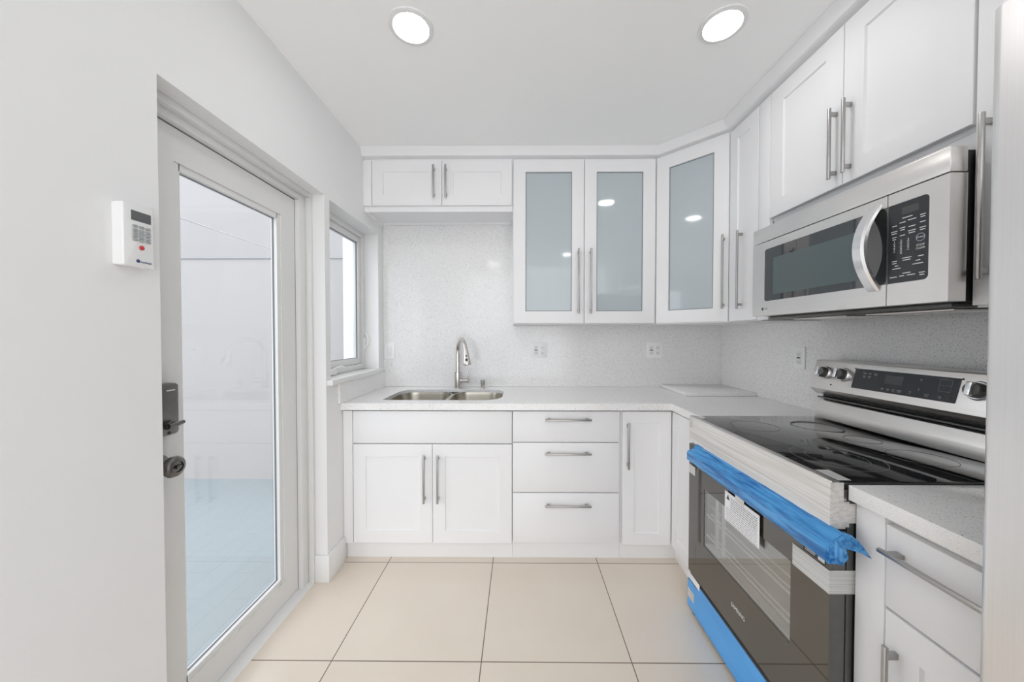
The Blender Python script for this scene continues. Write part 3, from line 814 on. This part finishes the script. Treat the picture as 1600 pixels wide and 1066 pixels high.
# ================================================================== RANGE
RX, RY0, RY1 = 0.805, 0.893, 1.632
rn = thing('kitchen_range', 'new stainless electric range with black glass top still wrapped in blue film and tape', 'range', (1.15, (RY0 + RY1) / 2, 0))
MB().box(0.850, 1.485, RY0 + 0.003, RY1, 0.035, 0.900, 0.002).build('body', 'dark', rn)
MB().box(0.850, 0.866, RY0 + 0.0005, RY0 + 0.0028, 0.045, 0.90).build('side_trim', 'dark_grey', rn)
for x in (0.832, 1.43):
    for y in (RY0 + 0.05, RY1 - 0.035):
        MB().lathe([(0, 0.020), (0.010, 0.020), (0.014, 0.011), (0.0345, 0.011)], (x, y, 0.0002), (0, 0, 1), 20).build('foot', 'dark', rn)
cg = MB().box(0.826, 1.392, RY0 + 0.002, RY1 - 0.001, 0.901, 0.9205, 0.002).build('cooktop', 'black_glass', rn)
def ring_line(x, y, r, wd=0.0016, n=64):
    P = lambda a, q, z: (x + q * math.cos(a), y + q * math.sin(a), z)
    rings = []
    for k in range(n + 1):
        a = 2 * math.pi * k / n
        rings.append([P(a, r, 0.9206), P(a, r + wd, 0.9206), P(a, r + wd, 0.9209), P(a, r, 0.9209)])
    MB().loft(rings, cap=False).build('burner_ring', 'print_dim', cg)
for x, y, rr_ in ((0.985, 1.075, (0.075, 0.112)), (0.985, 1.45, (0.085,)), (1.245, 1.075, (0.075,)), (1.245, 1.45, (0.085,)), (1.25, 1.262, (0.05,))):
    for r_ in rr_: ring_line(x, y, r_)
# warning sticker on the glass
MB().quad((0.833, 0.975, 0.9212), (0.833, 0.902, 0.9212), (0.868, 0.902, 0.9212), (0.872, 0.975, 0.9212)).build('glass_sticker', 'strap', cg)
MB().quad((0.828, 1.628, 0.9212), (0.828, 1.57, 0.9212), (0.855, 1.57, 0.9212), (0.855, 1.628, 0.9212)).build('tape_tab', 'tape', cg)
# front rail and its tape
MB().prism([(RX, 0.806), (RX, 0.916), (RX + 0.004, 0.922), (0.828, 0.922), (0.828, 0.900), (0.848, 0.900), (0.848, 0.806)], 'y', RY0, RY1, 0.001).build('front_rail', 'steel', rn)
tp = MB()
def tape_sheet(z0, z1, y_far, x_side, out):
    tp.prism([(RX - out, y_far), (RX - out, RY0 - out), (x_side, RY0 - out), (x_side, RY0 - out + 0.0006), (RX - out + 0.0006, RY0 - out + 0.0006), (RX - out + 0.0006, y_far)], 'z', z0, z1)
tape_sheet(0.858, 0.9195, 1.60, 0.838, 0.0012)
tape_sheet(0.804, 0.870, 1.62, 0.852, 0.0022)
tape_sheet(0.800, 0.842, 1.50, 0.842, 0.0032)
tape_sheet(0.815, 0.866, 0.93, 0.868, 0.0036)
tp.build('packing_tape', 'tape', rn)
# backguard
MB().prism([(1.388, 0.921), (1.392, 0.960), (1.405, 1.000), (1.412, 1.006), (1.485, 1.006), (1.485, 0.921)], 'y', RY0 + 0.002, RY1 - 0.002, 0.001).build('backguard_base', 'steel', rn)
MB().box(1.425, 1.485, RY0 + 0.006, RY1 - 0.006, 1.0065, 1.030).build('vent_gap', 'dark', rn)
MB().box(1.392, 1.4245, RY0 + 0.012, RY1 - 0.012, 1.012, 1.018, 0.001).build('vent_lip', 'dark_grey', rn)
P0, P1 = Vector((1.365, 1.058)), Vector((1.398, 1.182))
bgd = MB().prism([(P0.x, P0.y), (P1.x, P1.y), (1.412, 1.187), (1.485, 1.187), (1.485, 1.030), (1.398, 1.030)], 'y', RY0, RY1, 0.0015).build('backguard', 'steel', rn)
fu = Vector((0, -1, 0)); fv = Vector((P1.x - P0.x, 0, P1.y - P0.y)).normalized(); fn = fu.cross(fv)
def bgp(y, s, h=0.0):
    return Vector((P0.x, y, P0.y)) + fv * s + fn * h
gp = MB(); D = bgp(1.265, 0.068, 0.0003)
gp.mesh(plate_with_holes(rrect(-0.170, 0.170, -0.041, 0.041, 0.003, 3), [], 0, 0.0015), frame(D, fu, fv)).build('display_panel', 'panel', bgd)
dp = MB(); FD = frame(bgp(1.265, 0.068, 0.0019), fu, fv)
for x, y, w_ in ((-0.128, 0.026, 0.014), (-0.128, 0.012, 0.010), (-0.108, 0.026, 0.010), (-0.108, 0.013, 0.012), (-0.086, 0.025, 0.014),
                 (-0.050, -0.026, 0.010), (-0.030, -0.026, 0.010), (-0.012, -0.026, 0.010), (0.008, -0.026, 0.014), (0.042, -0.024, 0.006),
                 (0.066, 0.024, 0.006), (0.066, -0.010, 0.005), (0.092, -0.026, 0.014), (0.130, -0.026, 0.010)):
    dp = MB(); put_bar(dp, FD, x, y, w_, 0.0028); put_bar(dp, FD, x, y - 0.005, w_ * 0.7, 0.002)
    dp.build('touch_icon', 'print_dim', bgd)
dp = MB()
for dx_ in (-0.016, 0.016):
    put_bar(dp, FD, 0.136 + dx_, 0.012, 0.0010, 0.040)
for dy_ in (-0.020, 0.0, 0.020):
    put_bar(dp, FD, 0.136, 0.012 + dy_, 0.033, 0.0010)
dp.build('keypad_outline', 'print_dim', bgd)
l2 = MB(); put_bar(l2, frame(bgp(1.265, 0.068, 0.0018), fu, fv), -0.018, 0.010, 0.062, 0.032); l2.build('clock_display', 'lcd', bgd)
for y in (1.572, 1.484, 1.046, 0.958):
    c0 = bgp(y, 0.076, 0.0005)
    kn = MB().lathe([(0, 0.0285), (0.005, 0.0285), (0.007, 0.024), (0.026, 0.0225), (0.029, 0.020), (0.0295, 0.0)], c0, fn, 30).build('knob', 'dark_grey', bgd)
    MB().lathe([(0, 0.0300), (0.006, 0.0300), (0.009, 0.0270), (0.009, 0.0245)], c0, fn, 30).build('knob_bezel', 'chrome', kn)
    gb = MB().box(-0.0075, 0.0075, -0.0215, 0.0215, 0.024, 0.040, 0.003)
    gb.build('knob_grip', 'chrome', kn, False, frame(c0, fu, fv))
for y, s in ((1.528, 0.026), (1.438, 0.108), (1.092, 0.108)):
    MB().cyl(bgp(y, s, 0.0002), bgp(y, s, 0.001), 0.0035, n=14).build('indicator_mark', 'print_black', bgd)
# oven door
od_outer = [(RY0, 0.190), (RY1, 0.190), (RY1, 0.792), (RY0, 0.792)]
OW = (1.020, 1.500, 0.382, 0.630)
mo = plate_with_holes(od_outer, [[(OW[0], OW[2]), (OW[1], OW[2]), (OW[1], OW[3]), (OW[0], OW[3])]], 0, 0.008)
TX = lambda x: Matrix(((0, 0, 1, x), (1, 0, 0, 0), (0, 1, 0, 0), (0, 0, 0, 1)))
odr = MB().mesh(mo, TX(RX + 0.0005)).build('oven_door', 'oven_glass', rn)
ms = plate_with_holes(od_outer, [[(OW[0] - 0.0, OW[2]), (OW[1], OW[2]), (OW[1], OW[3]), (OW[0], OW[3])]], 0, 0.032)
MB().mesh(ms, TX(RX + 0.0087)).build('door_shell', 'dark_grey', odr)
MB().box(RX + 0.0030, RX + 0.0070, OW[0] + 0.0003, OW[1] - 0.0003, OW[2] + 0.0003, OW[3] - 0.0003).build('window_pane', 'oven_pane', odr)
# cavity seen through the window: a liner standing proud of the body front
cv = MB()
cvx0, cvx1 = RX + 0.0415, RX + 0.0445
lin = MB().box(0.8476, 0.8498, OW[0] - 0.005, OW[1] + 0.005, OW[2] - 0.005, OW[3] + 0.005)
lin.build('oven_liner', 'enamel', odr)
for y0 in (1.405, 1.452):
    MB().box(0.838, 0.8470, y0, y0 + 0.018, OW[2], OW[3] - 0.004, 0.003).build('upright_bar', 'plastic2', odr)  # upright white bars near the far side of the oven window
MB().box(0.806 + 0.0075, 0.846, OW[0] + 0.001, OW[1] - 0.001, OW[2] + 0.0005, OW[2] + 0.010, 0.002).build('window_ledge', 'plastic', odr)
rk = MB()
for z in (0.432, 0.520):
    for x in (0.818, 0.838): rk.cyl((x, OW[0] + 0.002, z), (x, OW[1] - 0.002, z), 0.0036, n=10)
rk.cyl((0.828, OW[0] + 0.002, 0.562), (0.828, OW[1] - 0.002, 0.562), 0.0022, n=10)
rk.build('oven_rack', 'plastic2', odr)  # white colour stands in for the glint on the metal rods
# lettering on the door
sg = MB(); put_text(sg, 'SAMSUNG', frame((RX + 0.0002, 1.262, 0.282), (0, -1, 0), (0, 0, 1)), 0.0215, 0.80); sg.build('logo', 'print_white', odr)
# handle in blue film
ha = MB().box(0.760, 0.775, 0.905, 1.545, 0.744, 0.776, 0.004)
for y in (0.93, 1.535): ha.box(0.774, 0.8049, y - 0.012, y + 0.012, 0.746, 0.772, 0.003)
hr = ha.build('oven_handle', 'steel', odr)
rings = []
NY = 70
for k in range(NY + 1):
    y = 0.852 + (1.556 - 0.852) * k / NY
    wob = lambda s_: 0.0012 * math.sin(y * 61 + s_ * 2.1) + 0.0009 * math.sin(y * 23 + s_ * 5.0)
    loop = [(0.8038, 0.810), (0.795, 0.803), (0.784, 0.793), (0.772, 0.782), (0.762, 0.779), (0.7580, 0.774), (0.7575, 0.758), (0.7580, 0.743), (0.762, 0.738), (0.778, 0.734), (0.8038, 0.731)]
    r_ = []
    for i_, (x, z) in enumerate(loop):
        f_ = 0.0 if i_ in (0, 10) else (2.4 if 0 < i_ < 4 else 0.8)
        r_.append((x - abs(wob(i_)) * f_, y + 0.001 * math.sin(i_ * 1.7 + k), z + wob(i_ + 3) * f_ * 0.6))
    rings.append(r_)
fb = MB().loft(rings, closed=True, cap=True)
# gathered end and the loose pointed flap
def patch(pts_, nrm, t=0.0010):
    o_ = [Vector(p) + Vector(nrm) * t for p in pts_]
    fb.loft([[tuple(p) for p in pts_], [tuple(p) for p in o_]])
patch([(0.763, 0.8515, 0.735), (0.803, 0.8515, 0.735), (0.812, 0.850, 0.750), (0.806, 0.8495, 0.770), (0.803, 0.849, 0.808), (0.770, 0.850, 0.797)], (0, -1, 0))
patch([(0.778, 0.8500, 0.740), (0.782, 0.8470, 0.740), (0.782, 0.8470, 0.790), (0.778, 0.8500, 0.795)], (-0.6, -1, 0))
patch([(0.790, 0.8500, 0.742), (0.795, 0.8465, 0.742), (0.794, 0.8465, 0.790), (0.789, 0.8500, 0.795)], (-0.6, -1, 0))
patch([(0.782, 0.846, 0.800), (0.798, 0.847, 0.816), (0.814, 0.845, 0.810), (0.836, 0.843, 0.790), (0.861, 0.842, 0.753), (0.838, 0.846, 0.766), (0.814, 0.848, 0.772), (0.790, 0.847, 0.779)], (0, -1, 0.1))
fb.build('handle_film', 'film', odr)
# labels and tapes on the door
def door_quad(y0, y1, z0, z1, name, mat, par, out=0.0006):
    return MB().box(RX - out, RX - out + 0.0004, y0, y1, z0, z1).build(name, mat, par)
lb = MB().box(0.7985, 0.7991, 1.144, 1.337, 0.588, 0.700)
lb.build('paper_label', 'paper', odr)
lp = MB()
FL = frame((0.7984, 1.2405, 0.644), (0, -1, 0), (0, 0, 1))
for r_ in range(13):
    yv = 0.040 - r_ * 0.0078
    L0 = -0.088 if r_ > 5 else -0.060
    x = L0
    while x < 0.084:
        wd = random.uniform(0.006, 0.022); wd = min(wd, 0.086 - x)
        put_bar(lp, FL, x + wd / 2, yv, wd, 0.0022 if r_ < 6 else 0.0014, 0.0003); x += wd + 0.003
lp.loft([[tuple(FL @ Vector(p)) for p in ((-0.086, 0.028, 0), (-0.066, 0.028, 0), (-0.076, 0.048, 0))], [tuple(FL @ Vector(p)) for p in ((-0.086, 0.028, 0.0004), (-0.066, 0.028, 0.0004), (-0.076, 0.048, 0.0004))]])
lp.build('label_print', 'print_black', odr)
MB().box(0.7972, 0.7978, 1.222, 1.272, 0.690, 0.745).build('label_tape', 'tape', odr)
door_quad(1.575, 1.630, 0.655, 0.695, 'tape_patch', 'strap', odr)
sk2 = MB()
sk2.prism([(RX - 0.0012, 1.012), (RX - 0.0012, RY0 - 0.0012), (0.880, RY0 - 0.0012), (0.880, RY0 - 0.0006), (RX - 0.0006, RY0 - 0.0006), (RX - 0.0006, 1.012)], 'z', 0.628, 0.690)
sk2.build('strapping_tape', 'strap', odr)
stc = door_quad(0.905, 0.975, 0.695, 0.722, 'black_sticker', 'dark', odr)
sp_ = MB(); FS = frame((RX - 0.0008, 0.94, 0.7085), (0, -1, 0), (0, 0, 1))
put_bar(sp_, FS, 0.024, 0, 0.020, 0.021)
for r_ in range(4): put_bar(sp_, FS, -0.012, 0.008 - r_ * 0.005, 0.036 - 0.004 * (r_ % 2), 0.0018)
sp_.build('sticker_print', 'print_white', odr)
# storage drawer in blue film
dw = MB().box(RX, 0.849, RY0 + 0.002, RY1 - 0.002, 0.028, 0.176, 0.003).build('storage_drawer', 'dark_grey', rn)
MB().box(RX - 0.002, RX - 0.0006, RY0 + 0.001, RY1 - 0.08, 0.022, 0.174).build('drawer_film', 'film_flat', dw)
MB().box(RX - 0.002, RX - 0.0006, RY1 - 0.08, RY1, 0.022, 0.150).build('drawer_film', 'film_flat', dw)
MB().box(RX - 0.0024, RX - 0.0006, RY1 - 0.105, RY1 - 0.001, 0.158, 0.186).build('white_strip', 'paper', dw)
MB().box(RX - 0.0028, RX - 0.0022, RY1 - 0.060, RY1 - 0.004, 0.066, 0.108).build('drawer_tape', 'strap', dw)

# ================================================================== FRIDGE
fg = thing('refrigerator', 'tall stainless refrigerator at the right edge of the picture', 'refrigerator', (1.1, 0.10, 0))
MB().box(0.790, 1.48, -0.36, 0.535, 0.03, 1.775, 0.004).build('body', 'dark_grey', fg)
for y0, y1 in ((0.092, 0.541), (-0.366, 0.086)):
    d = MB().prism(rrect(0.715, 0.786, y0, y1, (0.008, 0.008, 0.016, 0.016), 6), 'z', 0.075, 1.790).build('door', 'steel_v', fg)
    yh = y0 + 0.05 if y0 > 0 else y1 - 0.05
    MB().tube([(0.7145, yh, 0.70), (0.675, yh, 0.72), (0.665, yh, 0.80), (0.665, yh, 1.40), (0.675, yh, 1.48), (0.7145, yh, 1.50)], 0.013).build('handle', 'nickel', d)
MB().box(0.80, 1.47, -0.35, 0.53, 0.002, 0.0295).build('base_grille', 'dark', fg)

# ================================================================== SMALL WALL FITTINGS
def plate(name, label, cat, o, ux, w_, h_, gangs, group=None):
    ux = Vector(ux); n_ = ux.cross(Vector((0, 0, 1)))
    t = thing(name, label, cat, o, group=group)
    F = frame(o, ux, (0, 0, 1))
    mb = MB(); mb.box(-w_ / 2, w_ / 2, -h_ / 2, h_ / 2, 0.0002, 0.006, 0.002); mb.build('cover_plate', 'plastic2', t, False, F)
    for gx, kind in gangs:
        mb = MB(); mb.box(gx - 0.0165, gx + 0.0165, -0.034, 0.034, 0.0062, 0.0085, 0.0008)
        if kind == 'switch': mb.box(gx - 0.012, gx + 0.012, -0.028, 0.028, 0.0085, 0.0115, 0.001)
        q = mb.build('switch' if kind == 'switch' else 'socket', 'plastic', t, False, F)
        if kind != 'switch':
            for zc in (-0.020, 0.020):
                sl = MB()
                for dx_ in (-0.006, 0.006): sl.box(gx + dx_ - 0.0012, gx + dx_ + 0.0012, zc - 0.004, zc + 0.004, 0.0083, 0.0088)
                sl.cyl((gx, zc - 0.009, 0.0083), (gx, zc - 0.009, 0.0088), 0.0022, n=12)
                sl.build('slots', 'slot', q, False, F)
            if kind == 'gfci':
                MB().box(gx - 0.011, gx + 0.011, -0.0035, 0.0035, 0.0083, 0.0092).build('test_button', 'slot', q, False, F)
    return t
yb_ = YB - 0.0142
plate('wall_outlet', 'square double outlet plate on the backsplash under the glass cabinet', 'outlet', (0.148, yb_, 1.190), (1, 0, 0), 0.118, 0.114, ((-0.023, 'gfci'), (0.023, 'outlet')), 'double outlet plates')
plate('wall_outlet', 'square double outlet plate on the backsplash under the corner cabinet', 'outlet', (1.000, yb_, 1.190), (1, 0, 0), 0.118, 0.114, ((-0.023, 'gfci'), (0.023, 'outlet')), 'double outlet plates')
plate('light_switch', 'single white rocker switch plate beside the window', 'light switch', (-0.962, yb_, 1.183), (1, 0, 0), 0.074, 0.120, ((0, 'switch'),))
plate('wall_outlet', 'single upright outlet plate on the right wall beside the range', 'outlet', (XR - 0.0142, 1.850, 1.180), (0, -1, 0), 0.074, 0.120, ((0, 'gfci'),))

# ---- alarm keypad
ak = thing('alarm_keypad', 'white alarm keypad with grey buttons on the left wall', 'alarm keypad', (XL, 0.89, 1.555))
KX = XL + 0.030
ky0, ky1, kz0, kz1 = 0.852, 0.925, 1.476, 1.634
MB().loft([[(x, p[0], p[1]) for p in rrect(ky0 + i_, ky1 - i_, kz0 + i_, kz1 - i_, 0.004, 4)] for x, i_ in ((XL + 0.0005, 0.001), (XL + 0.012, 0.0), (KX - 0.003, 0.0), (KX - 0.0008, 0.0015), (KX, 0.004))]).build('housing', 'plastic', ak)
MB().box(KX, KX + 0.0008, 0.870, 0.917, 1.593, 1.618, 0.0003).build('display', 'screen', ak)
for r_ in range(5):
    for c_ in range(3):
        cy = 0.878 + 0.0155 * c_; cz = 1.579 - (0 if r_ == 0 else 0.010 + 0.0082 * (r_ - 1)) - 0.000 * c_
        MB().loft([[(KX + h, p[0], p[1]) for p in rrect(cy - 0.0062 + i_, cy + 0.0062 - i_, cz - 0.0033 + i_, cz + 0.0033 - i_, 0.0028 - i_ * 0.5, 4)] for h, i_ in ((0, 0), (0.002, 0), (0.003, 0.001))]).build('button', 'grey_key', ak)
MB().lathe([(0, 0.0058), (0.002, 0.0058), (0.003, 0.004)], (KX, 0.8935, 1.5265), (1, 0, 0), 20).build('panic_button', 'red', ak)
lg = MB().cyl((KX, 0.885, 1.491), (KX + 0.0006, 0.885, 1.491), 0.0045, n=20)
put_text(lg, 'interlogix', frame((KX + 0.0003, 0.9045, 1.490), (0, 1, 0), (0, 0, 1)), 0.0072)
lg.build('logo', 'navy', ak)
